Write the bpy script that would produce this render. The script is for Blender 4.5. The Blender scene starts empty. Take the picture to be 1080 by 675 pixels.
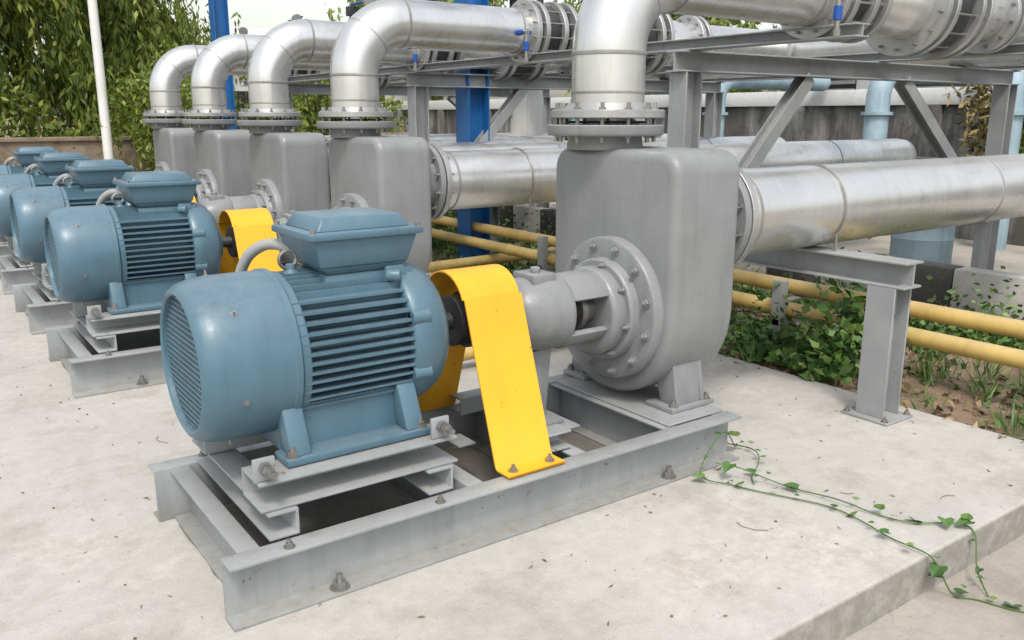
import bpy, bmesh, math, random
import numpy as np
from mathutils import Vector, Matrix
random.seed(7); rng=np.random.default_rng(7)
sc=bpy.context.scene
col=sc.collection

# ------------------------------------------------------------------ materials
def nt(name):
    m=bpy.data.materials.new(name); m.use_nodes=True
    t=m.node_tree; b=t.nodes['Principled BSDF']
    return m,t,b
def noise(t,vec,scale,detail=4,rough=.55):
    n=t.nodes.new('ShaderNodeTexNoise'); n.inputs['Scale'].default_value=scale
    n.inputs['Detail'].default_value=detail; n.inputs['Roughness'].default_value=rough
    t.links.new(vec,n.inputs['Vector']); return n.outputs['Fac']
def mrange(t,v,a,b,c=0,d=1):
    n=t.nodes.new('ShaderNodeMapRange'); n.clamp=True
    for k,x in zip(('From Min','From Max','To Min','To Max'),(a,b,c,d)): n.inputs[k].default_value=x
    t.links.new(v,n.inputs['Value']); return n.outputs['Result']
def mix(t,f,a,b):
    n=t.nodes.new('ShaderNodeMix'); n.data_type='RGBA'
    if hasattr(f,'links') or not isinstance(f,(int,float)): t.links.new(f,n.inputs[0])
    else: n.inputs[0].default_value=f
    for i,x in ((6,a),(7,b)):
        if isinstance(x,tuple): n.inputs[i].default_value=(*x[:3],1)
        else: t.links.new(x,n.inputs[i])
    return n.outputs[2]
def mul(t,a,b,op='MULTIPLY'):
    n=t.nodes.new('ShaderNodeMath'); n.operation=op
    for i,x in ((0,a),(1,b)):
        if isinstance(x,(int,float)): n.inputs[i].default_value=x
        else: t.links.new(x,n.inputs[i])
    return n.outputs[0]
def bump(t,b,h,strength=.3,dist=.01):
    n=t.nodes.new('ShaderNodeBump'); n.inputs['Strength'].default_value=strength; n.inputs['Distance'].default_value=dist
    t.links.new(h,n.inputs['Height']); t.links.new(n.outputs['Normal'],b.inputs['Normal'])
def paint(name,c,rough=.45,metal=0,dust=.4,chips=.0,bmp=.15,bscale=60,var=.25,dustcol=(.36,.33,.28),chipcol=(.16,.07,.03),streak=0,low=0,rvar=1.0):
    m,t,b=nt(name)
    g=t.nodes.new('ShaderNodeNewGeometry'); pos=g.outputs['Position']
    big=noise(t,pos,3.2,3,.6); fine=noise(t,pos,bscale,2,.6)
    dark=tuple(x*(1-var) for x in c); lite=tuple(min(1,x*(1+var*.6)) for x in c)
    cc=mix(t,mrange(t,big,.3,.7),dark,lite)
    if streak>0:
        mp=t.nodes.new('ShaderNodeMapping'); mp.inputs['Scale'].default_value=(14,14,1.1); t.links.new(pos,mp.inputs[0])
        s=noise(t,mp.outputs[0],1.0,3,.65); cc=mix(t,mrange(t,s,.50,.72,0,streak),cc,tuple(x*.45 for x in c))
    ch=noise(t,pos,24,4,.75)
    if dust>0:
        sep=t.nodes.new('ShaderNodeSeparateXYZ'); t.links.new(g.outputs['Normal'],sep.inputs[0])
        up=mrange(t,sep.outputs['Z'],.35,1,0,1)
        d=mul(t,up,mrange(t,ch,.35,.65,.35,1)); d=mul(t,d,dust)
        cc=mix(t,d,cc,dustcol)
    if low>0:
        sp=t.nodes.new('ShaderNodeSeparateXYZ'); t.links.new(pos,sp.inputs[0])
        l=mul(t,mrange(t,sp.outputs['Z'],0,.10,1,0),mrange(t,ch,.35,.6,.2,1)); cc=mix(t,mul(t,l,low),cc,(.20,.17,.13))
    if chips>0:
        cf=mrange(t,ch,.71-chips*.1,.73-chips*.1,0,.8)
        cc=mix(t,cf,cc,chipcol)
    t.links.new(cc,b.inputs['Base Color'])
    b.inputs['Metallic'].default_value=metal
    t.links.new(mrange(t,ch if rvar>.5 else big,.3,.7,rough-.07*rvar,rough+.12*rvar),b.inputs['Roughness'])
    bump(t,b,fine,bmp,.004)
    return m
M={}
M['blue']=paint('motor_blue_paint',(.080,.155,.208),.34,0,.28,.08,.12,60,.16,(.30,.33,.34),(.26,.26,.24),.2)
M['grey']=paint('pump_grey_paint',(.225,.235,.24),.34,0,.26,.08,.34,42,.13,(.36,.35,.33),streak=.25)
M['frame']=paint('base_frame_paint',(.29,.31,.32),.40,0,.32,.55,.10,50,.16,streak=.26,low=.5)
M['rack']=paint('rack_grey_paint',(.29,.305,.31),.5,0,.28,.35,.1,50,.16,streak=.3)
M['yellow']=paint('guard_yellow_paint',(.82,.41,.018),.38,0,.06,.25,.05,40,.08,(.5,.42,.25),(.12,.07,.04),.12)
M['ypipe']=paint('pipe_yellow_paint',(.58,.41,.13),.5,0,.45,.2,.1,40,.2,streak=.25)
M['silver']=paint('aluminium_pipe',(.66,.66,.65),.27,.72,.10,0,.045,16,.09,(.55,.54,.52),(.22,.17,.13),.20,rvar=.45)
M['weld']=paint('weld_seam',(.32,.31,.30),.55,.5,.2,.2,.8,120,.3)
M['flange']=paint('flange_steel',(.43,.435,.43),.40,.6,.3,.35,.2,60,.22,streak=.2)
M['dark']=paint('cast_iron_dark',(.035,.037,.04),.5,.2,.25,.1,.3,60,.3)
M['black']=paint('vent_black',(.010,.011,.012),.7,0,.0,0,.1,60,.2)
M['steel']=paint('bolt_steel',(.32,.31,.29),.42,.8,.2,.5,.1,80,.3)
M['bluecol']=paint('column_blue_paint',(.010,.11,.32),.42,0,.2,.15,.1,40,.15,streak=.15)
M['vblue']=paint('valve_blue',(.01,.07,.33),.4,0,.1,0,.05,40,.1)
M['ltblue']=paint('water_pipe_light_blue',(.29,.40,.46),.5,0,.3,.2,.1,20,.2,streak=.35)
M['white']=paint('white_enamel',(.70,.70,.68),.45,0,.3,.1,.05,30,.1)
M['conduit']=paint('conduit_grey',(.30,.31,.30),.55,0,.4,0,.2,60,.15)

def concrete(name,c1,c2,stain,bs=1.0,stainamt=.6,dotamt=.5,side=0,rust=0,lowdark=0):
    m,t,b=nt(name)
    g=t.nodes.new('ShaderNodeNewGeometry'); pos=g.outputs['Position']
    a=noise(t,pos,.9,4,.6); f=noise(t,pos,14,5,.75); ff=noise(t,pos,130,2,.7)
    cc=mix(t,mrange(t,a,.3,.7),c1,c2)
    cc=mix(t,mrange(t,f,.38,.70,0,.4),cc,tuple(x*.72 for x in c1))
    s=noise(t,pos,2.3,6,.7)
    cc=mix(t,mrange(t,s,.50,.67,0,stainamt),cc,stain)
    sp=noise(t,pos,55,2,.5)
    cc=mix(t,mrange(t,sp,.68,.74,0,dotamt),cc,(.14,.11,.08))
    cc=mix(t,mrange(t,ff,.52,.8,0,.3),cc,tuple(min(1,x*1.35) for x in c2))
    if rust:
        cc=mix(t,mul(t,mrange(t,a,.54,.68,0,1),mrange(t,f,.42,.62,0,rust)),cc,(.30,.21,.14))
        cc=mix(t,mul(t,mrange(t,s,.40,.30,0,1),.35),cc,(.64,.61,.57))
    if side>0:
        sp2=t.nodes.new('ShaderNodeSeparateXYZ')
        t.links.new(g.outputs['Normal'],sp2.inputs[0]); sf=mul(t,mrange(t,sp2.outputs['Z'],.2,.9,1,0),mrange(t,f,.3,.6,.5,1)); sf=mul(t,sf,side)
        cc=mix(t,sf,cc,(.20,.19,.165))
    if lowdark>0:
        mp=t.nodes.new('ShaderNodeMapping'); mp.inputs['Scale'].default_value=(2.2,2.2,.35); t.links.new(pos,mp.inputs[0]); q=noise(t,mp.outputs[0],1,4,.7)
        cc=mix(t,mul(t,mrange(t,q,.36,.56),lowdark),cc,stain)
    t.links.new(cc,b.inputs['Base Color']); b.inputs['Roughness'].default_value=.88
    h=mul(t,mul(t,f,1.0),mul(t,ff,.5),'ADD'); bump(t,b,h,.40*bs,.009)
    return m
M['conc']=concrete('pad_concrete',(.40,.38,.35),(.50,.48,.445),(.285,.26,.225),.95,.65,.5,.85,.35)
M['conc2']=concrete('yard_concrete',(.31,.28,.24),(.41,.375,.33),(.22,.19,.15),1.5)
M['wall']=concrete('weathered_wall',(.28,.27,.25),(.38,.37,.35),(.055,.050,.045),1,.75,.5,0,0,.8)
M['render']=concrete('building_render',(.62,.62,.60),(.72,.72,.70),(.45,.45,.43),.5,.35,.1)
M['brick']=concrete('boundary_wall_render',(.22,.165,.125),(.32,.26,.20),(.11,.085,.065),1,.8)
M['floor_dark']=concrete('dark_floor_tone',(.16,.145,.125),(.24,.22,.19),(.09,.08,.07),1.6,.7)  # dark grey-brown tone for the floor inside the base frames
M['kblack']=concrete('kerb_black',(.03,.03,.03),(.06,.06,.06),(.12,.11,.10),1,.5)
M['kwhite']=concrete('kerb_white',(.42,.40,.37),(.55,.53,.50),(.25,.22,.18),1,.7)
def soil():
    m,t,b=nt('soil'); g=t.nodes.new('ShaderNodeNewGeometry'); pos=g.outputs['Position']
    a=noise(t,pos,.35,4,.65); f=noise(t,pos,9,6,.75); v=noise(t,pos,70,2,.7)
    cc=mix(t,mrange(t,a,.35,.65),(.24,.15,.09),(.29,.23,.175))
    cc=mix(t,mrange(t,f,.4,.7,0,.7),cc,(.11,.085,.06))
    cc=mix(t,mrange(t,v,.58,.7,0,.6),cc,(.40,.36,.30))
    gr=noise(t,pos,1.3,4,.6); cc=mix(t,mrange(t,gr,.48,.58,0,.7),cc,(.065,.09,.03))
    t.links.new(cc,b.inputs['Base Color']); b.inputs['Roughness'].default_value=.95
    bump(t,b,f,.9,.03); return m
M['soil']=soil()
def leafmat(name,c1,c2,c3,tr_=0):
    m,t,b=nt(name); g=t.nodes.new('ShaderNodeNewGeometry')
    r=t.nodes.new('ShaderNodeValToRGB'); t.links.new(g.outputs['Random Per Island'],r.inputs[0])
    e=r.color_ramp.elements; e[0].color=(*c1,1); e[1].color=(*c3,1); x=r.color_ramp.elements.new(.55); x.color=(*c2,1)
    t.links.new(r.outputs[0],b.inputs['Base Color']); b.inputs['Roughness'].default_value=.5
    if tr_>0:
        tr=t.nodes.new('ShaderNodeBsdfTranslucent'); t.links.new(r.outputs[0],tr.inputs['Color'])
        ms=t.nodes.new('ShaderNodeMixShader'); ms.inputs[0].default_value=tr_
        t.links.new(b.outputs[0],ms.inputs[1]); t.links.new(tr.outputs[0],ms.inputs[2])
        t.links.new(ms.outputs[0],t.nodes['Material Output'].inputs['Surface'])
    return m
M['leafT']=leafmat('tree_leaves',(.08,.12,.02),(.17,.24,.04),(.37,.40,.08),.42)
M['leafW']=leafmat('weed_leaves',(.03,.075,.016),(.07,.155,.028),(.17,.25,.055))
M['leafD']=leafmat('dry_leaves',(.10,.06,.03),(.2,.13,.07),(.35,.27,.15))
M['leafY']=leafmat('dry_foliage',(.10,.09,.03),(.22,.17,.06),(.34,.25,.10))
M['bark']=paint('bark',(.14,.11,.08),.9,0,0,0,1,20,.4)

# ------------------------------------------------------------------ mesh helpers
def box(bm,x0,x1,y0,y1,z0,z1):
    v=[bm.verts.new((x,y,z)) for x in (x0,x1) for y in (y0,y1) for z in (z0,z1)]
    for f in ((0,1,3,2),(4,6,7,5),(0,4,5,1),(2,3,7,6),(0,2,6,4),(1,5,7,3)): bm.faces.new([v[i] for i in f])
def prism(bm,pts,vec):
    a=[bm.verts.new(p) for p in pts]; b=[bm.verts.new(Vector(p)+Vector(vec)) for p in pts]
    n=len(a); bm.faces.new(a); bm.faces.new(b[::-1])
    for i in range(n): bm.faces.new([a[i],b[i],b[(i+1)%n],a[(i+1)%n]])
def frame(ax):
    ax=Vector(ax).normalized(); u=Vector((0,0,1)) if abs(ax.z)<.9 else Vector((0,1,0))
    s=ax.cross(u).normalized(); return ax,s,s.cross(ax).normalized()
def lathe(bm,prof,o,ax,seg=32,caps=True,ph=0):
    ax,s,u=frame(ax); o=Vector(o); rings=[]
    for a,r in prof:
        rings.append([bm.verts.new(o+ax*a+(s*math.cos(2*math.pi*i/seg+ph)+u*math.sin(2*math.pi*i/seg+ph))*max(r,1e-4)) for i in range(seg)])
    for A,B in zip(rings,rings[1:]):
        for i in range(seg): bm.faces.new([A[i],A[(i+1)%seg],B[(i+1)%seg],B[i]])
    if caps: bm.faces.new(rings[0]); bm.faces.new(rings[-1][::-1])
def cyl(bm,p0,p1,r,seg=24,r1=None,ph=0):
    p0=Vector(p0);p1=Vector(p1); L=(p1-p0).length
    lathe(bm,[(0,r),(L,r if r1 is None else r1)],p0,p1-p0,seg,True,ph)
def tube(bm,pts,r,seg=24,caps=True):
    pts=[Vector(p) for p in pts]; ax,s,u=frame(pts[1]-pts[0]); rings=[]
    for i,p in enumerate(pts):
        d=(pts[min(i+1,len(pts)-1)]-pts[max(i-1,0)]).normalized()
        s=(s-d*s.dot(d)).normalized(); u=s.cross(d)
        rr=r[i] if isinstance(r,(list,tuple)) else r
        rings.append([bm.verts.new(p+(s*math.cos(2*math.pi*k/seg)+u*math.sin(2*math.pi*k/seg))*rr) for k in range(seg)])
    for A,B in zip(rings,rings[1:]):
        for k in range(seg): bm.faces.new([A[k],A[(k+1)%seg],B[(k+1)%seg],B[k]])
    if caps: bm.faces.new(rings[0]); bm.faces.new(rings[-1][::-1])
def bolts(bm,c,ax,R,n,r,a0,a1,ph=0,nut=True):
    ax,s,u=frame(ax); c=Vector(c)
    for i in range(n):
        t=2*math.pi*(i+.5)/n+ph; p=c+(s*math.cos(t)+u*math.sin(t))*R
        cyl(bm,p+ax*a0,p+ax*a1,r*.55,8)
        if nut:
            cyl(bm,p+ax*(a0+(a1-a0)*.12),p+ax*(a0+(a1-a0)*.12+r*.9),r,6)
            cyl(bm,p+ax*(a1-(a1-a0)*.12-r*.9),p+ax*(a1-(a1-a0)*.12),r,6)
def hexbolt(bm,p,ax,r=.016,h=.014):
    ax=Vector(ax).normalized(); p=Vector(p)
    cyl(bm,p,p+ax*.004,r*1.5,14); cyl(bm,p+ax*.004,p+ax*(.004+h),r,6); cyl(bm,p+ax*(.004+h),p+ax*(.016+h),r*.55,8)
def frustum(bm,cx,cy,z0,z1,a0,b0,a1,b1):
    lo=[(cx+sx*a0/2,cy+sy*b0/2,z0) for sx,sy in ((-1,-1),(1,-1),(1,1),(-1,1))]
    hi=[(cx+sx*a1/2,cy+sy*b1/2,z1) for sx,sy in ((-1,-1),(1,-1),(1,1),(-1,1))]
    a=[bm.verts.new(p) for p in lo]; b=[bm.verts.new(p) for p in hi]
    bm.faces.new(a[::-1]); bm.faces.new(b)
    for i in range(4): bm.faces.new([a[i],a[(i+1)%4],b[(i+1)%4],b[i]])
def mesh(bm,name,mat,bevel=0,ang=35,seg=2):
    bmesh.ops.recalc_face_normals(bm,faces=bm.faces)
    if bevel>0:
        es=[e for e in bm.edges if len(e.link_faces)==2 and e.calc_face_angle(0)>math.radians(ang)]
        try: bmesh.ops.bevel(bm,geom=es,offset=bevel,offset_type='OFFSET',segments=seg,profile=.5,affect='EDGES',clamp_overlap=True)
        except Exception as e: pass
    me=bpy.data.meshes.new(name); bm.to_mesh(me); bm.free()
    me.materials.append(M[mat]); 
    for p in me.polygons: p.use_smooth=True
    me.set_sharp_from_angle(angle=math.radians(38))
    return me
def obj(name,me,parent=None,loc=(0,0,0)):
    o=bpy.data.objects.new(name,me); col.objects.link(o); o.location=loc
    if parent: o.parent=parent
    return o
def empty(name,loc=(0,0,0)):
    o=bpy.data.objects.new(name,None); o.empty_display_size=.2; col.objects.link(o); o.location=loc; return o
NB=bmesh.new

# ------------------------------------------------------------------ pump-set parts (local: y=0 is shaft line)
ZS=.714
groups={}   # group -> list of (part, mesh)
def add(g,part,me): groups.setdefault(g,[]).append((part,me))

# motor
bm=NB(); lathe(bm,[(.700,.222),(.682,.224),(.676,.232),(.682,.245),(.700,.259),(.735,.270),(.79,.277),(.962,.277),(.966,.281),(.985,.281),(.985,.262)],(0,0,ZS),(1,0,0),64,False)
add('electric_motor','fan_cowl',mesh(bm,'fan_cowl','blue'))
bm=NB(); cyl(bm,(.716,0,ZS),(.720,0,ZS),.224,48); add('electric_motor','cowl_backing',mesh(bm,'cowl_backing','black'))
bm=NB()
k=-.209
while k<.21:
    h=math.sqrt(max(0,.223**2-k*k))
    if h>.02:
        box(bm,.697,.701,k-.0021,k+.0021,ZS-h,ZS+h)
        box(bm,.6945,.6968,-h,h,ZS+k-.0021,ZS+k+.0021)
    k+=.0190
add('electric_motor','cowl_grille',mesh(bm,'cowl_grille','blue'))
bm=NB(); cyl(bm,(.96,0,ZS),(1.43,0,ZS),.212,48)
for i in range(-6,7):
    z=i*.0315
    h=math.sqrt(.268**2-z*z); w=.0045
    for s in (-1,1):
        y0,y1=sorted((s*.15,s*h)); box(bm,.995,1.405,y0,y1,ZS+z-w,ZS+z+w)
for i in range(-5,6):
    y=i*.030; h=math.sqrt(.264**2-y*y)
    box(bm,.995,1.405,y-.0045,y+.0045,ZS+.15,ZS+h)
    box(bm,.995,1.405,y-.0045,y+.0045,ZS-h,ZS-.15)
add('electric_motor','finned_housing',mesh(bm,'finned_housing','blue'))
bm=NB(); lathe(bm,[(1.40,.20),(1.40,.262),(1.412,.272),(1.455,.274),(1.475,.268),(1.50,.262),(1.545,.240),(1.575,.205),(1.59,.16),(1.595,.115),(1.62,.105),(1.625,.06)],(0,0,ZS),(1,0,0),64)
lathe(bm,[(.988,.20),(.988,.262),(.995,.268),(1.018,.268),(1.024,.262),(1.024,.2)],(0,0,ZS),(1,0,0),64)
for t in range(8):
    a=math.pi/8+t*math.pi/4; y=.262*math.cos(a); z=ZS+.262*math.sin(a)
    cyl(bm,(1.40,y,z),(1.47,y,z),.026,12)
add('electric_motor','end_shield',mesh(bm,'end_shield','blue',.003,50,1))
bm=NB()
for s in (-1,1):
    box(bm,.90,1.43,min(s*.20,s*.315),max(s*.20,s*.315),.402,.428)
    for x in (.955,1.375):
        prism(bm,[(x-.035,s*.20,.428),(x-.035,s*.30,.428),(x-.035,s*.235,.58),(x-.035,s*.18,.60)],(.07,0,0))
prism(bm,[(.935,-.225,.402),(.935,.225,.402),(.935,.20,.50),(.935,.21,.57),(.935,-.21,.57),(.935,-.20,.50)],(.46,0,0))
add('electric_motor','mounting_feet',mesh(bm,'mounting_feet','blue',.006,30))
bm=NB()
for s in (-1,1):
    for x in (.93,1.40): hexbolt(bm,(x,s*.285,.428),(0,0,1),.017,.016)
for a in range(6):
    t=a*math.pi/3+.3; hexbolt(bm,(.80,.274*math.cos(t),ZS+.274*math.sin(t)),(0,math.cos(t),math.sin(t)),.007,.004)
add('electric_motor','foot_bolts',mesh(bm,'foot_bolts','steel'))
bm=NB(); bx=1.285
frustum(bm,bx-.01,0,.88,.972,.29,.25,.26,.24)
frustum(bm,bx,0,.972,.998,.26,.24,.33,.28)
frustum(bm,bx,0,.998,1.096,.33,.28,.385,.325)
box(bm,bx-.212,bx+.212,-.178,.178,1.096,1.122)
frustum(bm,bx,0,1.122,1.168,.35,.29,.29,.24)
add('electric_motor','terminal_box',mesh(bm,'terminal_box','blue',.007,25))
bm=NB()
for sx in (-1,1):
    for sy in (-1,1): cyl(bm,(bx+sx*.195,sy*.161,1.122),(bx+sx*.195,sy*.161,1.134),.010,8)
add('electric_motor','lid_screws',mesh(bm,'lid_screws','steel'))
bm=NB()
cyl(bm,(bx+.16,-.06,1.045),(bx+.205,-.06,1.045),.026,12)
frustum(bm,1.40,-.10,.93,.985,.09,.09,.07,.07)
cyl(bm,(1.36,-.145,.955),(1.40,-.175,.955),.022,12)
lathe(bm,[(0,.03),(.02,.03),(.03,.018),(.05,.018)],(1.07,.0,.955),(0,0,1),12)
add('electric_motor','cable_glands',mesh(bm,'cable_glands','blue',.004,40))
bm=NB()
R=[(1.06+.03*math.cos(a),0,1.02+.03*math.sin(a)) for a in np.linspace(0,2*math.pi,17)]
tube(bm,R,.007,8)
add('electric_motor','lifting_eye',mesh(bm,'lifting_eye','steel'))
def smooth(pts,n=6):
    P=[]
    for i in range(len(pts)-1):
        for k in range(n):
            t=k/n; p0=pts[max(i-1,0)];p1=pts[i];p2=pts[i+1];p3=pts[min(i+2,len(pts)-1)]
            P.append([.5*((2*b)+(-a+c)*t+(2*a-5*b+4*c-d)*t*t+(-a+3*b-3*c+d)*t**3) for a,b,c,d in zip(p0,p1,p2,p3)])
    P.append(list(pts[-1])); return P
bm=NB()
tube(bm,smooth([(1.13,.10,1.03),(1.10,.20,1.045),(1.06,.27,1.03),(1.02,.33,.97),(1.0,.38,.84),(1.0,.42,.6),(1.02,.46,.35),(1.05,.55,.08),(1.1,.75,.03),(1.2,1.1,.03)],5),.021,10)
add('electric_motor','cable_conduit',mesh(bm,'cable_conduit','conduit'))
bm=NB(); cyl(bm,(1.60,0,ZS),(2.02,0,ZS),.034,20)
lathe(bm,[(1.70,.05),(1.70,.10),(1.765,.10),(1.765,.115),(1.80,.115),(1.80,.10),(1.87,.10),(1.87,.05)],(0,0,ZS),(1,0,0),32)
add('electric_motor','shaft_coupling',mesh(bm,'shaft_coupling','dark',.003))

# coupling guard
def offset_strip(pr,th):
    out=[]
    for i,p in enumerate(pr):
        a=Vector(pr[max(i-1,0)]);b=Vector(pr[min(i+1,len(pr)-1)]); d=(b-a).normalized(); n=Vector((-d.y,d.x)); out.append((p[0]+n.x*th,p[1]+n.y*th))
    return out
pr=[(-.445,.214),(-.365,.214),(-.350,.225)]
pr+=[(-.350+.20*t,.225+.60*t) for t in (.33,.66,1)]
for a in np.linspace(160,20,13): pr.append((.145*math.cos(math.radians(a)),.775+.135*math.sin(math.radians(a))))
pr+=[(.350-.20*t,.225+.60*t) for t in (1,.66,.33)]+[(.350,.225),(.365,.214),(.445,.214)]
o2=offset_strip(pr,.006)
bm=NB()
for i in range(len(pr)-1):
    q=[(1.675,*pr[i]),(1.675,*pr[i+1]),(1.675,*o2[i+1]),(1.675,*o2[i])]
    prism(bm,q,(.262,0,0))
bmesh.ops.remove_doubles(bm,verts=bm.verts,dist=1e-5)
inner=[f for f in bm.faces if len(f.verts)==4 and abs(f.calc_center_median().x-1.806)<.01 and f.calc_area()<.262*.0075]
bmesh.ops.delete(bm,geom=inner,context='FACES_ONLY')
add('coupling_guard','guard_strip',mesh(bm,'guard_strip','yellow'))
bm=NB()
for s in (-1,1):
    for x in (1.72,1.89): hexbolt(bm,(x,s*.405,.221),(0,0,1),.013,.01)
add('coupling_guard','guard_bolts',mesh(bm,'guard_bolts','steel'))

# pump
YP=.085
def upoly(cx,hw,zc,zt,rc,n=24):
    p=[]
    for i in range(n+1):
        a=math.pi+math.pi*i/n; p.append((cx+hw*math.cos(a),zc+hw*math.sin(a)))
    for i in range(7): a=math.pi/2*i/6; p.append((cx+hw-rc+rc*math.cos(a),zt-rc+rc*math.sin(a)))
    for i in range(7): a=math.pi/2+math.pi/2*i/6; p.append((cx-hw+rc+rc*math.cos(a),zt-rc+rc*math.sin(a)))
    return p
bm=NB(); ZC=.648
prism(bm,[(2.60,y,z) for y,z in upoly(YP,.41,ZC,1.355,.10,28)],(.41,0,0))
add('centrifugal_pump','volute_casing',mesh(bm,'volute_casing','grey',.045,50,5))
bm=NB(); YB=YP*.5
lathe(bm,[(2.545,.22),(2.545,.318),(2.556,.325),(2.61,.325)],(0,YB,ZC),(1,0,0),64)
lathe(bm,[(2.50,.12),(2.50,.222),(2.508,.232),(2.546,.232),(2.556,.25)],(0,YB,ZC),(1,0,0),48)
lathe(bm,[(0,.178),(.06,.172),(.075,.18)],(2.73,.27,1.345),(0,0,1),40)
lathe(bm,[(0,.265),(.012,.27),(.045,.27),(.05,.265)],(2.73,.27,1.408),(0,0,1),48)
lathe(bm,[(0,.23),(.10,.215),(.12,.215)],(3.00,0,1.03),(1,0,0),40)
lathe(bm,[(0,.275),(.04,.275)],(3.11,0,1.03),(1,0,0),48)
add('centrifugal_pump','cover_and_ports',mesh(bm,'cover_and_ports','grey',.004,50,1))
bm=NB()
lathe(bm,[(1.975,.055),(1.975,.085),(1.985,.105),(2.005,.126),(2.035,.144),(2.08,.158),(2.14,.165),(2.22,.165),(2.238,.160),(2.25,.11)],(0,YB*.5,ZC+.04),(1,0,0),48)
lathe(bm,[(2.43,.12),(2.43,.185),(2.445,.20),(2.505,.20)],(0,YB,ZC),(1,0,0),48)
def arm(a0,a1,r=.150,th=.022,x0=2.22,x1=2.44):
    A=[math.radians(a) for a in np.linspace(a0,a1,7)]
    pts=[(x0,YB*.6+math.cos(a)*r,ZC+.03+math.sin(a)*r) for a in A]+[(x0,YB*.6+math.cos(a)*(r-th),ZC+.03+math.sin(a)*(r-th)) for a in A[::-1]]
    prism(bm,pts,(x1-x0,0,0))
arm(25,155,.163,.03); arm(210,330,.163,.03)
box(bm,2.07,2.19,-.06,.09,.80,.862)
cyl(bm,(2.13,.01,.86),(2.13,.01,.885),.022,12)
prism(bm,[(2.05,-.02,.52),(2.20,-.02,.54),(2.17,-.02,.22),(2.08,-.02,.22)],(0,.06,0))
box(bm,2.04,2.21,-.10,.14,.213,.232)
add('centrifugal_pump','bearing_bracket',mesh(bm,'bearing_bracket','grey',.006,40,2))
bm=NB(); cyl(bm,(2.2,YB*.6,ZC+.02),(2.5,YB*.6,ZC+.02),.04,16)
lathe(bm,[(2.34,.05),(2.34,.085),(2.37,.085),(2.37,.065),(2.44,.065)],(0,YB*.6,ZC+.02),(1,0,0),24)
add('centrifugal_pump','shaft_seal',mesh(bm,'shaft_seal','steel'))
bm=NB(); cyl(bm,(2.235,YB*.6,ZC+.02),(2.252,YB*.6,ZC+.02),.13,24); 
add('centrifugal_pump','seal_recess',mesh(bm,'seal_recess','black'))
bm=NB()
for i in range(12):
    t=2*math.pi*(i+.5)/12; hexbolt(bm,(2.545,YB+.285*math.cos(t),ZC+.285*math.sin(t)),(-1,0,0),.016,.014)
for i in range(8):
    t=2*math.pi*(i+.25)/8; hexbolt(bm,(2.50,YB+.212*math.cos(t),ZC+.212*math.sin(t)),(-1,0,0),.012,.012)
lathe(bm,[(0,.06),(.012,.06),(.018,.05)],(1.975,YB*.5,ZC+.04),(-1,0,0),24)
add('centrifugal_pump','cover_bolts',mesh(bm,'cover_bolts','grey'))
bm=NB()
for s in (-1,1):
    yb=YP+s*.30
    box(bm,2.66,2.93,yb-.085,yb+.085,.213,.235)
    for x in (2.70,2.86): prism(bm,[(x,yb-s*.03,.235),(x,yb+s*.07,.235),(x,yb+s*.035,.44),(x,yb-s*.10,.44)],(.022,0,0))
    prism(bm,[(2.70,yb+s*.045,.235),(2.882,yb+s*.045,.235),(2.872,yb+s*.02,.42),(2.71,yb+s*.02,.42)],(0,s*.018,0))
add('centrifugal_pump','casing_feet',mesh(bm,'casing_feet','grey',.004,30))
bm=NB()
for s in (-1,1):
    for x in (2.69,2.90): hexbolt(bm,(x,YP+s*.36,.235),(0,0,1),.015,.014)
bolts(bm,(2.73,.27,1.40),(0,0,1),.225,12,.017,-.02,.155)
bolts(bm,(3.10,0,1.03),(1,0,0),.245,12,.015,-.02,.13)
add('centrifugal_pump','flange_bolts',mesh(bm,'flange_bolts','steel'))

# base frame
def chan(bm,ax,a0,a1,p,zb,h,w,dirn,t=.012):
    q=[(0,0),(0,t),(w-t,t),(w-t,h-t),(0,h-t),(0,h),(w,h),(w,0)]
    pts=[]
    for a,z in q:
        c=p-dirn*a
        pts.append((a0,c,zb+z) if ax=='x' else (c,a0,zb+z))
    prism(bm,pts,((a1-a0),0,0) if ax=='x' else (0,(a1-a0),0))
bm=NB()
chan(bm,'x',.645,2.913,-.479,0,.207,.085,-1)
chan(bm,'x',.645,2.913,.479,0,.207,.085,1)
for x,d in ((.70,-1),(1.60,1),(2.02,-1),(2.52,-1),(2.895,1)):
    chan(bm,'y',-.3935,.3935,x,.004,.198,.07,d,.010)
add('steel_base_frame','rails',mesh(bm,'rails','frame',.003,50,2))
bm=NB()
for x in (.80,1.37): chan(bm,'y',-.39,.39,x,.2095,.090,.10,-1,.010)
for s in (-1,1):
    chan(bm,'x',.785,1.50,s*.375,.3015,.097,.17,s,.010)
    for x in (.81,1.44):
        box(bm,x-.035,x+.035,min(s*.345,s*.36),max(s*.345,s*.36),.40,.475)
add('steel_base_frame','motor_pedestal',mesh(bm,'motor_pedestal','frame',.003,50,2))
bm=NB()
for s in (-1,1):
    for x in (.81,1.44):
        cyl(bm,(x,s*.30,.445),(x,s*.44,.445),.011,10); cyl(bm,(x,s*.362,.445),(x,s*.385,.445),.021,6); cyl(bm,(x,s*.388,.445),(x,s*.41,.445),.019,6)
    for x in (.84,1.38): hexbolt(bm,(x,s*.45,.207),(0,0,1),.012,.012)
    for x in (1.0,2.50): 
        hexbolt(bm,(x,s*.445,.012),(0,0,1),.022,.02); cyl(bm,(x,s*.445,.012),(x,s*.445,.06),.011,10)
add('steel_base_frame','anchor_bolts',mesh(bm,'anchor_bolts','steel'))
bm=NB()
for s in (-1,1):
    chan(bm,'x',1.90,2.06,s*.33,.2095,.075,.09,s,.009)
box(bm,2.0,2.25,-.16,.18,.2035,.2120)
box(bm,2.55,2.90,-.385,.385,.2035,.2122)
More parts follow.
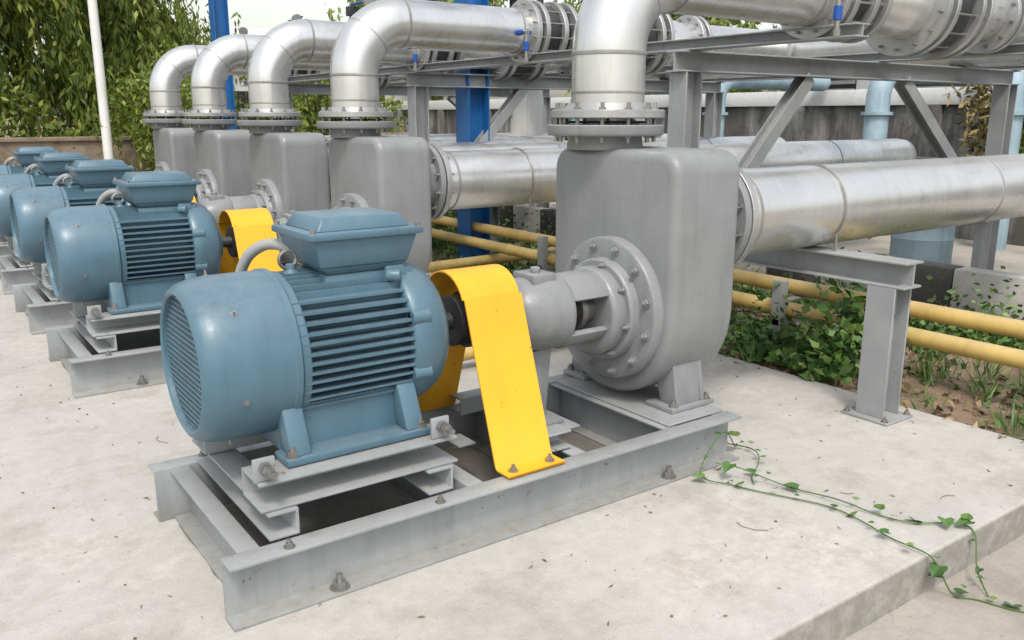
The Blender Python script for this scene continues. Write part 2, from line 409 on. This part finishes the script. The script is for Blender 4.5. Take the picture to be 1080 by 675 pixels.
box(bm,1.70,1.78,-.06,.06,.2,.2105)
add('steel_base_frame','bearing_plates',mesh(bm,'bearing_plates','frame',.002,50,1))
bm=NB(); n=64; ctr=bm.verts.new((1.78,0,.0045)); rg=[]  # thin dark sheet with a ragged edge, on the floor between the rails
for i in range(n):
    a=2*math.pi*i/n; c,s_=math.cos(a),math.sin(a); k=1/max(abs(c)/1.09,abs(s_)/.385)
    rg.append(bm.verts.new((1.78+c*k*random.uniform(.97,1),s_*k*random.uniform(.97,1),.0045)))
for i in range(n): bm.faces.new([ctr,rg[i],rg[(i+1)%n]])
add('dark_floor_sheet','floor_dark',mesh(bm,'floor_dark','floor_dark'))

# discharge pipe
RP=.168; zt=2.14; xr=2.735; yr=.262; RB=.37
def ring(bm,c,ax,r,w=.012,h=.005):
    lathe(bm,[(-w,r-.004),(-w*.6,r+h*.8),(0,r+h),(w*.6,r+h*.8),(w,r-.004)],c,ax,40,False)
bm=NB()
path=[(xr,yr,1.50),(xr,yr,zt-RB)]+[(xr+RB-RB*math.cos(a),yr,zt-RB+RB*math.sin(a)) for a in np.linspace(0,math.pi/2,17)[1:]]+[(4.20,yr,zt)]
tube(bm,path,RP,48)
lathe(bm,[(4.60,.150),(4.72,.160),(4.86,.195),(5.10,.195)],(0,yr,zt),(1,0,0),40)
lathe(bm,[(5.58,.20),(5.75,.195),(5.90,.168),(7.42,.168)],(0,yr,zt),(1,0,0),40)
add('discharge_pipe','pipe',mesh(bm,'pipe','silver'))
bm=NB(); ring(bm,(xr,yr,zt-RB),(0,0,1),RP); ring(bm,(xr+RB,yr,zt),(1,0,0),RP); ring(bm,(xr,yr,1.60),(0,0,1),RP,.008,.003)
a=math.pi/4; ring(bm,(xr+RB-RB*math.cos(a),yr,zt-RB+RB*math.sin(a)),(1,0,1),RP,.006,.002)
ring(bm,(4.10,yr,zt),(1,0,0),RP)
add('discharge_pipe','weld_seams',mesh(bm,'weld_seams','weld'))
bm=NB()
lathe(bm,[(0,.255),(.004,.262),(.034,.262),(.038,.255)],(xr,yr,1.486),(0,0,1),48)
lathe(bm,[(0,.205),(.028,.182)],(xr,yr,1.524),(0,0,1),40)
for x,r in ((4.18,.235),(4.26,.235),(4.44,.235),(4.56,.235),(5.08,.29),(5.17,.29),(5.46,.29),(5.56,.29),(6.02,.235),(6.10,.235)):
    lathe(bm,[(0,r),(.004,r+.004),(.036,r+.004),(.04,r)],(x,yr,zt),(1,0,0),48)
add('discharge_pipe','flanges',mesh(bm,'flanges','flange'))
bm=NB()
lathe(bm,[(0,.19),(.01,.19)],(xr,yr,1.463),(0,0,1),40)
lathe(bm,[(4.30,.19),(4.32,.205),(4.42,.205),(4.44,.19)],(0,yr,zt),(1,0,0),40)
lathe(bm,[(4.22,.2),(4.26,.2)],(0,yr,zt),(1,0,0),40)
lathe(bm,[(4.48,.17),(4.56,.17)],(0,yr,zt),(1,0,0),40)
lathe(bm,[(5.21,.22),(5.25,.26),(5.40,.26),(5.46,.22)],(0,yr,zt),(1,0,0),40)
cyl(bm,(5.33,yr,zt+.2),(5.33,yr,zt+.52),.04,16); cyl(bm,(4.37,yr,zt+.15),(4.37,yr,zt+.42),.028,12)
box(bm,4.31,4.43,yr-.05,yr+.05,zt+.42,zt+.52)
add('discharge_pipe','valve_body',mesh(bm,'valve_body','dark',.004,40,1))
bm=NB()
bolts(bm,(4.18,yr,zt),(1,0,0),.205,12,.014,-.03,.41); bolts(bm,(5.08,yr,zt),(1,0,0),.255,14,.015,-.04,.56)
bolts(bm,(6.02,yr,zt),(1,0,0),.205,12,.014,-.03,.15)
add('discharge_pipe','flange_studs',mesh(bm,'flange_studs','steel'))
bm=NB()
lathe(bm,[(0,.13),(.012,.145),(.024,.13)],(5.33,yr,zt+.50),(0,0,1),24)
box(bm,4.35,4.39,yr-.26,yr+.02,zt+.53,zt+.55)
cyl(bm,(4.02,yr-.17,zt-.03),(4.02,yr-.235,zt-.03),.022,12); box(bm,3.95,4.09,yr-.27,yr-.252,zt-.045,zt-.02)
cyl(bm,(3.72,yr,zt+.165),(3.72,yr,zt+.22),.018,10); box(bm,3.68,3.84,yr-.012,yr+.012,zt+.26,zt+.275)
cyl(bm,(4.02,yr-.29,zt-.10),(4.02,yr-.29,zt-.17),.022,12)
add('discharge_pipe','valve_handles',mesh(bm,'valve_handles','vblue',.003,40,1))
bm=NB()
cyl(bm,(4.02,yr-.14,zt-.03),(4.02,yr-.31,zt-.03),.016,12); cyl(bm,(4.02,yr-.29,zt-.01),(4.02,yr-.29,zt-.22),.014,12)
cyl(bm,(4.02,yr-.29,zt-.215),(4.02,yr-.29,zt-.25),.02,8)
cyl(bm,(3.72,yr,zt+.15),(3.72,yr,zt+.26),.013,10); cyl(bm,(3.72,yr-.02,zt+.35),(3.72,yr+.02,zt+.35),.05,20); cyl(bm,(3.72,yr,zt+.26),(3.72,yr,zt+.31),.01,10)
add('discharge_pipe','drain_tap',mesh(bm,'drain_tap','steel'))

# suction pipe
bm=NB(); RS=.214; 
lathe(bm,[(3.21,.205),(3.30,RS),(9.20,RS),(9.30,.205),(9.36,.16),(9.39,.08),(9.395,.001)],(0,0,1.03),(1,0,0),64)
add('suction_pipe','pipe',mesh(bm,'suction_pipe_run','silver'))
bm=NB(); 
for x in (3.30,5.62,7.9): ring(bm,(x,0,1.03),(1,0,0),RS,.012,.004)
add('suction_pipe','weld_seams',mesh(bm,'suction_weld_seams','weld'))
bm=NB(); lathe(bm,[(0,.275),(.04,.275)],(3.162,0,1.03),(1,0,0),48); lathe(bm,[(0,.24),(.02,.215)],(3.202,0,1.03),(1,0,0),40)
add('suction_pipe','flange',mesh(bm,'suction_flange','flange',.003,50,1))
bm=NB(); lathe(bm,[(3.150,.235),(3.162,.235)],(0,0,1.03),(1,0,0),40)
add('suction_pipe','gasket',mesh(bm,'suction_gasket','dark'))
bm=NB(); tube(bm,[(3.95,-.219*math.cos(a),1.03+.219*math.sin(a)) for a in np.linspace(-.6,math.pi+.6,25)],.007,8)
cyl(bm,(3.95,-.178,.91),(3.95,-.178,.77),.008,8); cyl(bm,(3.95,.178,.91),(3.95,.178,.77),.008,8)
add('suction_pipe','u_bolt',mesh(bm,'u_bolt','steel'))
def hbeam(bm,p0,p1,w=.13,h=.13,t=.011,up=(0,0,1)):
    p0=Vector(p0);p1=Vector(p1); d=(p1-p0).normalized(); u=Vector(up); s=d.cross(u).normalized(); u=s.cross(d).normalized()
    q=[(-w/2,-h/2),(w/2,-h/2),(w/2,-h/2+t),(t/2,-h/2+t),(t/2,h/2-t),(w/2,h/2-t),(w/2,h/2),(-w/2,h/2),(-w/2,h/2-t),(-t/2,h/2-t),(-t/2,-h/2+t),(-w/2,-h/2+t)]
    prism(bm,[p0+s*a+u*b for a,b in q],p1-p0)
YL=.95
bm=NB()
hbeam(bm,(3.95,-.62,.745),(3.95,YL+.1,.745),.15,.13)
hbeam(bm,(3.95,-.50,.014),(3.95,-.50,.679),.15,.15,.012,(1,0,0))
hbeam(bm,(3.95,YL,.014),(3.95,YL,.679),.15,.15,.012,(1,0,0))
for y in (-.50,YL): box(bm,3.83,4.07,y-.13,y+.13,.001,.0135)
add('pipe_support_stand','beams',mesh(bm,'stand_beams','rack',.002,50,1))
bm=NB()
for y in (-.50,YL):
    for sx in (-1,1):
        for sy in (-1,1): hexbolt(bm,(3.95+sx*.10,y+sy*.105,.0135),(0,0,1),.012,.012)
add('pipe_support_stand','anchor_bolts',mesh(bm,'stand_bolts','steel'))

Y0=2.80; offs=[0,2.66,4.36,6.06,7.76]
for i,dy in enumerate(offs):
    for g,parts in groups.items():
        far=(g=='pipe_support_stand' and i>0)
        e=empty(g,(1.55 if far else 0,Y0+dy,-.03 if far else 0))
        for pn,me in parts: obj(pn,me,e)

# discharge header
bm=NB(); cyl(bm,(7.6,2.4,2.13),(7.6,14,2.13),.24,40); lathe(bm,[(0,.24),(.05,.22),(.10,.14),(.12,.01)],(7.6,2.4,2.13),(0,-1,0),40)
e=empty('discharge_header_pipe'); obj('pipe',mesh(bm,'header_pipe','silver'),e)
bm=NB()
for dy in offs: lathe(bm,[(7.30,.172),(7.32,.20),(7.40,.20)],(0,Y0+dy+yr,zt),(1,0,0),32)
obj('branch_collars',mesh(bm,'branch_collars','flange'),e)

# pipe rack
for j,y in enumerate((3.98,7.45,10.9)):
    e=empty('pipe_rack_frame'); bm=NB()
    hbeam(bm,(4.1,y,1.83),(8.52,y,1.83),.14,.13)
    for x in (4.22,8.41): hbeam(bm,(x,y,-.03),(x,y,1.764),.15,.15,.012,(1,0,0)); 
    for x in (4.22,8.41): box(bm,x-.14,x+.14,y-.14,y+.14,-.03,-.012)
    hbeam(bm,(4.30,y,.55),(5.46,y,1.762),.10,.10,.01,(0,1,0)); hbeam(bm,(8.33,y,.55),(6.70,y,1.762),.10,.10,.01,(0,1,0))
    obj('posts_and_beams',mesh(bm,'rack_posts','rack',.002,50,1),e)
for x in (4.22,6.3,8.41):
    e=empty('pipe_rack_beam'); bm=NB(); hbeam(bm,(x,2.75,1.9315),(x,12.4,1.9315),.12,.070,.009)
    obj('beam',mesh(bm,'rack_beam','rack',.002,50,1),e)

# blue columns
for x,y in ((4.89,7.52),(4.89,15.4)):
    e=empty('blue_steel_column'); bm=NB()
    hbeam(bm,(x,y,-.02),(x,y,4.6),.25,.25,.016,(1,0,0)); box(bm,x-.2,x+.2,y-.2,y+.2,-.03,-.008)
    obj('column',mesh(bm,'column','bluecol',.002,50,1),e)
e=empty('blue_roof_beam'); bm=NB(); hbeam(bm,(4.89,5,4.75),(4.89,18,4.75),.2,.3,.014); obj('beam',mesh(bm,'roof_beam','bluecol'),e)

# yellow pipes
def ypipe(pts,r,seams=True):
    e=empty('yellow_gas_pipe'); bm=NB(); tube(bm,pts,r,20); obj('pipe',mesh(bm,'yellow_pipe','ypipe'),e)
    bm=NB()
    p=Vector(pts[0]);q=Vector(pts[-1]); d=(q-p).normalized(); L=(q-p).length; a=.8
    while a<L:
        c=p+d*a; ring(bm,c,d,r,.03,.006); a+=3.4
    obj('couplings',mesh(bm,'yellow_couplings','ypipe'),e)
ypipe([(4.86,-1,.37),(4.86,4.9,.37),(4.86,16,.37)],.05)
ypipe([(4.70,-1,.25),(4.70,4.9,.25),(4.70,16,.25)],.05)
ypipe([(2.3,4.22,.10),(4.0,4.22,.10),(4.64,4.22,.20)],.045)
ypipe([(2.3,6.95,.10),(4.0,6.95,.10),(8.0,6.95,.14)],.05)
for y in (3.45,1.0,6.0,8.6):
    e=empty('pipe_stanchion'); bm=NB(); box(bm,4.60,4.66,y-.04,y+.04,-.05,.45); box(bm,4.60,4.95,y-.03,y+.03,.15,.195); box(bm,4.66,4.94,y-.025,y+.025,.302,.318)
    obj('post',mesh(bm,'stanchion','conduit',.003),e)

# ------------------------------------------------------------------ setting
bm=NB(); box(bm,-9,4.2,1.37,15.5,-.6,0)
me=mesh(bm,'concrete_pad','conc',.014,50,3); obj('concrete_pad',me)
def sheet(name,mat,x0,x1,y0,y1,z,n=1,amp=0):
    bm=NB(); nx=ny=n
    vs=[[bm.verts.new((x0+(x1-x0)*i/nx,y0+(y1-y0)*j/ny,z+(random.uniform(-amp,amp)))) for j in range(ny+1)] for i in range(nx+1)]
    for i in range(nx):
        for j in range(ny): bm.faces.new([vs[i][j],vs[i+1][j],vs[i+1][j+1],vs[i][j+1]])
    return obj(name,mesh(bm,name,mat))
sheet('ground','soil',-300,300,-300,300,-.160)
sheet('lower_pavement','conc2',-9,14,-4,1.5,-.150)
bm=NB()
vs=[[bm.verts.new((4.17+(6.75-4.17)*i/26,1.2+18*j/180,-.035+.03*(math.sin(i*1.3+j*.7)*math.sin(j*.31+i*.2))+random.uniform(-.012,.012)-(0.02 if i==0 else 0))) for j in range(181)] for i in range(27)]
for i in range(26):
    for j in range(180): bm.faces.new([vs[i][j],vs[i+1][j],vs[i+1][j+1],vs[i][j+1]])
obj('soil_bed',mesh(bm,'soil_bed','soil'))
bm=NB(); box(bm,4.2,6.8,1.0,1.2,-.3,-.02); obj('bed_edging_kerb',mesh(bm,'bed_edging','conc2',.01))
bm=NB(); box(bm,6.98,40,-4,40,-.5,0.0); obj('yard_pavement',mesh(bm,'yard_pavement','conc2',.01))
e=empty('striped_kerb'); b1=NB(); b2=NB(); y=-2; k=0
while y<20:
    box(b1 if k%2 else b2,6.78,6.97,y+.003,y+.6,-.1,.31); y+=.603; k+=1
obj('black_blocks',mesh(b1,'kb','kblack',.012),e); obj('white_blocks',mesh(b2,'kw','kwhite',.012),e)

# back wall
e=empty('concrete_boundary_wall'); bm=NB(); box(bm,13.0,13.25,-6,30,0,1.65)
obj('wall_panels',mesh(bm,'wp','wall'),e)
bm=NB(); box(bm,12.9,13.35,-6,30,1.65,1.90); obj('coping',mesh(bm,'wc','render',.01),e)
bm=NB(); y=-5
while y<30: box(bm,12.86,12.997,y,y+.22,0,1.647); y+=2.4
obj('pilasters',mesh(bm,'wpl','wall',.01),e)
e=empty('concrete_trough'); bm=NB(); box(bm,10.7,10.9,-3,16,0,.72); box(bm,12.2,12.4,-3,16,0,.72); box(bm,10.9,12.2,-3,16,0,.35)
obj('walls',mesh(bm,'trough','wall',.01),e)
e=empty('black_drain_pipe'); bm=NB(); tube(bm,[(10.8,-2,.86),(10.8,6,.86),(10.8,15,.86)],.12,20); obj('pipe',mesh(bm,'drain','dark'),e)
bm=NB(); y=-1.5
while y<15: box(bm,10.76,10.84,y,y+.1,.72,.75); y+=2
obj('saddles',mesh(bm,'saddles','rack'),e)
e=empty('thin_blue_pipe'); bm=NB(); tube(bm,[(9.3,3.05,0),(9.3,3.05,2.6)],.03,12); tube(bm,[(9.3,3.05,1.45),(9.3,-3,1.45)],.03,12); obj('pipe',mesh(bm,'tbp','vblue'),e)

# light-blue risers
for y in (9.0,6.35,4.75,12.2):
    e=empty('light_blue_water_pipe'); bm=NB(); tube(bm,[(10.2,y,0),(10.2,y,1.75),(10.25,y,1.9),(10.4,y,2.0),(10.6,y,2.03),(12.8,y,2.03)],.145,24)
    for z in (.5,1.5): lathe(bm,[(0,.19),(.04,.19)],(10.2,y,z),(0,0,1),24)
    obj('riser',mesh(bm,'lb_riser','ltblue'),e)
e=empty('electrical_panel'); bm=NB(); box(bm,7.6,7.85,10.2,10.65,1.15,1.85); box(bm,7.585,7.598,10.22,10.63,1.17,1.83); obj('cabinet',mesh(bm,'cab','white',.008),e)
bm=NB(); box(bm,7.7,7.76,10.25,10.31,0,1.147); box(bm,7.7,7.76,10.54,10.6,0,1.147); box(bm,7.57,7.584,10.58,10.60,1.45,1.55); obj('stand',mesh(bm,'cabst','rack'),e)
e=empty('blue_plastic_drum'); bm=NB(); lathe(bm,[(0,.27),(.02,.29),(.28,.29),(.30,.30),(.32,.29),(.58,.29),(.60,.30),(.62,.29),(.86,.29),(.9,.26),(.9,.05)],(8.4,4.6,0),(0,0,1),32); obj('drum',mesh(bm,'drum','ltblue'),e)

# factory building
e=empty('factory_building'); bm=NB(); box(bm,22,34,-10,22,0,3.6); obj('walls',mesh(bm,'fw','render'),e)
bm=NB()
prism(bm,[(21.2,-10.6,3.5),(28,-10.6,5.0),(34.8,-10.6,3.5),(34.8,-10.6,3.62),(28,-10.6,5.12),(21.2,-10.6,3.62)],(0,33.2,0)); obj('roof',mesh(bm,'fr','white'),e)
bm=NB(); y=-8
while y<20: box(bm,21.95,21.996,y,y+1.6,1.9,3.0); y+=3.2
obj('windows',mesh(bm,'fwin','black'),e)
bm=NB(); y=-8
while y<20:
    for k in range(5): box(bm,21.93,21.948,y,y+1.6,1.9+k*.22,1.9+k*.22+.10)
    y+=3.2
obj('louvres',mesh(bm,'flou','conduit'),e)
e=empty('storage_shed'); bm=NB(); box(bm,10,20,34,42,0,3.6); obj('walls',mesh(bm,'sw','render'),e)
bm=NB(); prism(bm,[(9.5,33.4,3.6),(9.5,38,5.0),(9.5,42.6,3.6),(9.5,42.6,3.75),(9.5,38,5.15),(9.5,33.4,3.75)],(11,0,0)); obj('roof',mesh(bm,'sr','white'),e)
bm=NB()
for x in (10.6,13,16): box(bm,x,x+1.6,33.95,33.996,.8,2.4)
obj('windows',mesh(bm,'swin','black'),e)

# far garden wall
e=empty('garden_wall'); bm=NB(); box(bm,-14,12,21.0,21.22,-.2,.95); obj('wall_panel',mesh(bm,'gw','brick'),e)
bm=NB(); box(bm,-14,12,20.94,21.28,.95,1.04); x=-13.5
while x<12: box(bm,x,x+.3,20.90,20.998,-.2,.945); x+=3
obj('piers',mesh(bm,'gp','brick',.01),e)
e=empty('street_lamp'); bm=NB(); lx,lyy=3.72,19.6
lathe(bm,[(-.2,.13),(.0,.13),(.02,.10),(6.5,.08)],(lx,lyy,0),(0,0,1),20)
tube(bm,[(lx,lyy,6.45),(lx+.1,lyy,6.8),(lx+.6,lyy,7.0),(lx+1.2,lyy,7.05)],.04,10)
box(bm,lx+1.1,lx+1.7,lyy-.12,lyy+.12,6.98,7.08)
obj('pole_and_lantern',mesh(bm,'lamp','white'),e)

# ------------------------------------------------------------------ foliage
def leaves(name,pts,dirs,L,W,mat,parent=None):
    n=len(pts); pts=np.array(pts,float); d=np.array(dirs,float); d/=np.linalg.norm(d,axis=1)[:,None]+1e-9
    rr=rng.normal(size=(n,3)); s=np.cross(d,rr); s/=np.linalg.norm(s,axis=1)[:,None]+1e-9
    l=(L*rng.uniform(.6,1.25,n))[:,None]; w=(W*rng.uniform(.6,1.2,n))[:,None]
    nn=np.cross(d,s)
    a=pts; b=pts+d*l*.45+s*w*.5+nn*w*.15; c=pts+d*l; e_=pts+d*l*.45-s*w*.5+nn*w*.15
    V=np.stack([a,b,c,e_],1).reshape(-1,3)
    me=bpy.data.meshes.new(name); me.vertices.add(4*n); me.vertices.foreach_set('co',V.ravel())
    me.loops.add(4*n); me.loops.foreach_set('vertex_index',np.arange(4*n)); me.polygons.add(n)
    me.polygons.foreach_set('loop_start',np.arange(n)*4); me.update(calc_edges=True); me.materials.append(M[mat])
    return obj(name,me,parent)
def tree(x,y,h,cr,nstr,weep=1.0,mat='leafT',L=.22,W=.07,z0=0,low=.35,name='weeping_tree'):
    e=empty(name); bm=NB(); base=Vector((x,y,z0-.2))
    trunk=[base+Vector((math.sin(i*.7)*.12*i/3,math.cos(i*.9)*.1*i/3,h*.62*i/7)) for i in range(8)]
    tube(bm,trunk,[.28*(1-i/10) * h/8 for i in range(8)],12)
    clumps=[]
    for k in range(18):
        a=random.uniform(0,2*math.pi); i=random.randint(2 if low<.3 else 3,7); s=trunk[i]
        rr=cr*random.uniform(.35,.95); tip=Vector((x+rr*math.cos(a),y+rr*math.sin(a),z0+h*random.uniform(low+.15,1.0)))
        mid=(s+tip)/2+Vector((0,0,h*.06))
        tube(bm,[s,mid,tip],[.10*h/8,.06*h/8,.02],7); clumps.append(tip); clumps.append(mid)
    obj('trunk_and_limbs',mesh(bm,'trunk','bark'),e)
    P=[];D=[]
    for k in range(nstr):
        c=random.choice(clumps); r=cr*.26
        p=np.array([c.x+random.gauss(0,r),c.y+random.gauss(0,r),c.z+random.gauss(0,r*.55)])
        Ls=random.uniform(.4,1.9)*weep; nl=int(9+Ls*9); sway=rng.normal(0,.16,2)
        for j in range(nl):
            t=j/nl; q=p+np.array([sway[0]*t*Ls,sway[1]*t*Ls,-Ls*t]); P.append(q+rng.normal(0,.05,3)); D.append(np.array([rng.normal(0,.5),rng.normal(0,.5),-1*weep+rng.normal(0,.4)]))
    leaves('crown_foliage',P,D,L,W,mat,e)
tree(1.6,24.5,8.5,3.8,1900,1.15,L=.28,W=.08,low=.15)
tree(5.6,27,8.2,2.7,1200,1.1,L=.28,W=.085,low=.15)
tree(-2.5,30,10,4,1100,1.1,L=.30,W=.09,low=.2)
tree(20,34,7.6,3.4,800,.8,L=.36,W=.13,name='broadleaf_tree')
tree(25.5,25,7.4,3.4,800,.8,L=.36,W=.13,name='broadleaf_tree')
tree(38,20,9.5,4.5,500,.7,'leafT',.4,.16,name='broadleaf_tree')
tree(5.1,19.7,3.1,1.2,480,.45,'leafT',.16,.07,low=.15,name='shrub_tree')
tree(8.2,19.5,2.8,1.2,400,.45,'leafT',.16,.07,low=.15,name='shrub_tree')
tree(11.55,5.3,1.9,.6,260,.3,'leafY',.13,.055,z0=.35,low=.2,name='dry_shrub_tree')
tree(11.55,4.3,2.0,.7,300,.3,'leafT',.13,.055,z0=.35,low=.2,name='shrub_tree')
tree(16.5,14.5,4.0,1.9,400,.5,'leafT',.2,.09,low=.25,name='shrub_tree')
P=[];D=[]
for k in range(12000):
    x=random.uniform(-13,12); P.append((x,22.3+random.gauss(0,.6),random.uniform(.2,2.0+.5*math.sin(x*1.3)+.3*math.sin(x*3.1)))); D.append(rng.normal(0,1,3)+np.array([0,0,.2]))
leaves('hedge',P,D,.2,.1,'leafT')

def weeds(name,cl,mat='leafW',L=.08,W=.05):
    P=[];D=[]
    for (x,y,z,sx,sy,sz,n) in cl:
        for k in range(n):
            a=random.uniform(0,6.283); r=math.sqrt(random.random())
            px=x+sx*r*math.cos(a); py=y+sy*r*math.sin(a); pz=z+sz*abs(random.gauss(0,.45))*(1.1-r)
            P.append((px,py,pz)); D.append(np.array([rng.normal(0,1),rng.normal(0,1),rng.normal(.3,.5)]))
    return leaves(name,P,D,L,W,mat)
cl=[]
for k in range(85):
    y=random.uniform(1.4,13.5); x=random.uniform(4.3,6.6); cl.append((x,y,-.03,random.uniform(.12,.4),random.uniform(.15,.5),random.uniform(.06,.30),random.randint(60,170)))
for k in range(16): cl.append((random.uniform(5.1,6.5),random.uniform(1.6,4.5),-.03,.25,.3,random.uniform(.3,.75),180))
for k in range(12): cl.append((random.uniform(4.4,6.3),random.uniform(7.5,9.4),-.02,.35,.35,.95,260))
for k in range(8): cl.append((random.uniform(4.3,4.7),random.uniform(3.3,4.5),-.02,.22,.3,.45,150))
weeds('weeds',cl,'leafW',.058,.034)
cl=[(4.35+.1*random.random(),2.55+.9*random.random(),-.0,.18,.22,.3+.4*random.random(),45) for k in range(9)]
cl+=[(4.5,2.95,.15,.13,.26,.6,150),(4.62,2.75,.2,.1,.2,.55,80),(4.62,2.85,.3,.08,.15,.55,70)]
weeds('creeper_plant',cl,'leafW',.085,.065)
P=[];D=[]
for k in range(320):
    x=random.uniform(4.25,6.6); y=random.uniform(1.3,12)
    for j in range(14): P.append((x+random.gauss(0,.03),y+random.gauss(0,.03),-.03)); D.append(np.array([rng.normal(0,.45),rng.normal(0,.45),1]))
leaves('grass',P,D,.17,.010,'leafW')
cl=[(random.uniform(4.3,6.5),random.uniform(1.5,12),-.025,.4,.4,.03,90) for k in range(36)]
weeds('leaf_litter',cl,'leafD',.07,.035)
P=[];D=[]
for k in range(380):
    x=random.uniform(-1,4.15); y=random.uniform(1.45,8); P.append((x,y,.004)); D.append((rng.normal(),rng.normal(),rng.uniform(0,.12)))
for k in range(260):
    x=random.uniform(.75,2.85); y=2.8+random.choice(offs)+random.uniform(-.36,.36); P.append((x,y,.008)); D.append((rng.normal(),rng.normal(),rng.uniform(0,.3)))
leaves('fallen_leaf_bits',P,D,.025,.009,'leafD')
bm=NB()
for k in range(10):
    x=random.uniform(.2,4.0); y=random.choice((random.uniform(1.45,2.2),random.uniform(3.5,5))); a=random.uniform(0,6.28); L=random.uniform(.04,.13)
    p=[(x+L*t*math.cos(a+t*.9),y+L*t*math.sin(a+t*.9),.004) for t in (0,.33,.66,1)]; tube(bm,p,.0012,5)
for k in range(120):
    x=random.uniform(-1,4.1); y=random.uniform(1.42,7); r=random.uniform(.002,.006); lathe(bm,[(0,r*.7),(r*.6,r),(r*1.2,r*.3)],(x,y,.0),(0,0,1),6)
obj('twigs_and_grit',mesh(bm,'twigs','bark'))

# vine across the pad
e=empty('creeping_vine'); bm=NB()
v1=smooth([(3.0,2.42,.01),(2.80,2.33,.15),(2.60,2.27,.03),(2.66,2.15,.008),(2.70,2.04,.008),(2.806,1.807,.008),(2.80,1.65,.01),(2.767,1.503,.008),(2.76,1.365,.01),(2.79,1.33,-.05),(2.83,1.29,-.14),(2.88,1.235,-.146),(2.935,1.10,-.146),(3.1,.95,-.146)])
v2=smooth([(2.72,2.28,.01),(2.72,2.20,.06),(2.83,2.0,.01),(2.87,1.80,.02),(2.90,1.65,.008),(2.94,1.53,.01),(3.075,1.42,.01),(3.08,1.36,-.01),(3.0,1.30,-.1),(2.93,1.22,-.145)])
v3=smooth([(2.95,2.55,.01),(3.02,2.35,.02),(2.92,2.22,.03),(2.80,2.16,.01),(2.74,2.10,.01)])
for v in (v1,v2,v3): tube(bm,v,.0028,6)
obj('stem',mesh(bm,'vine_stem','leafW'),e)
b=NB()
def heart(bm,p,ang,s,tilt):
    o=[(0,0),(-.35,-.12),(-.5,.15),(-.36,.5),(0,1.0),(.36,.5),(.5,.15),(.35,-.12)]
    Rm=Matrix.Rotation(ang,3,'Z')@Matrix.Rotation(tilt,3,'X')
    f=lambda a,c,z=0: Vector(p)+Rm@Vector((a*s,c*s,z*s))
    mid=[bm.verts.new(f(0,0)),bm.verts.new(f(0,.5,-.06)),bm.verts.new(f(0,1.0,-.1))]
    L_=[bm.verts.new(f(a,c,.10)) for a,c in o[1:4]]; R_=[bm.verts.new(f(a,c,.10)) for a,c in o[7:4:-1]]
    for S in (L_,R_):
        bm.faces.new([mid[0],S[0],S[1],mid[1]]); bm.faces.new([mid[1],S[1],S[2],mid[2]])
for v,n in ((v1,22),(v2,16),(v3,10)):
    for k in range(n):
        p=v[int(len(v)*k/n)]; heart(b,(p[0]+random.gauss(0,.012),p[1]+random.gauss(0,.012),p[2]+random.uniform(.006,.03)),random.uniform(0,6.28),random.choice((.022,.03,.045,.062)),random.uniform(-.5,.4))
me=bpy.data.meshes.new('vine_leaves'); b.to_mesh(me); b.free(); me.materials.append(M['leafW']); obj('leaves',me,e)

# ------------------------------------------------------------------ light, sky, camera
w=bpy.data.worlds.new('World'); sc.world=w; w.use_nodes=True
t=w.node_tree; bg=t.nodes['Background']; sky=t.nodes.new('ShaderNodeTexSky'); sky.sky_type='NISHITA'; sky.sun_disc=False
EL=math.radians(56); AZ=math.radians(214)   # azimuth measured clockwise from +Y
sky.sun_elevation=EL; sky.sun_rotation=AZ; sky.dust_density=3; sky.air_density=1.6; sky.ozone_density=.5
hs=t.nodes.new('ShaderNodeHueSaturation'); hs.inputs['Saturation'].default_value=.40; hs.inputs['Value'].default_value=1.55
t.links.new(sky.outputs[0],hs.inputs['Color']); t.links.new(hs.outputs[0],bg.inputs[0]); bg.inputs[1].default_value=.15
ld=bpy.data.lights.new('sun','SUN'); ld.energy=1.95; ld.angle=math.radians(11); ld.color=(1,.945,.86)
lo=bpy.data.objects.new('sun',ld); col.objects.link(lo)
sd=Vector((math.sin(AZ)*math.cos(EL),math.cos(AZ)*math.cos(EL),math.sin(EL)))
lo.rotation_euler=sd.to_track_quat('Z','Y').to_euler()
cd=bpy.data.cameras.new('camera'); cd.lens=36*903.1/1080; cd.clip_end=1500; cd.clip_start=.05
co=bpy.data.objects.new('camera',cd); col.objects.link(co); co.location=(0,0,1.5)
co.rotation_euler=(math.radians(90-13.46),0,math.radians(-35.59)); sc.camera=co
sc.view_settings.view_transform='Standard'; sc.view_settings.look='None'; sc.view_settings.exposure=0
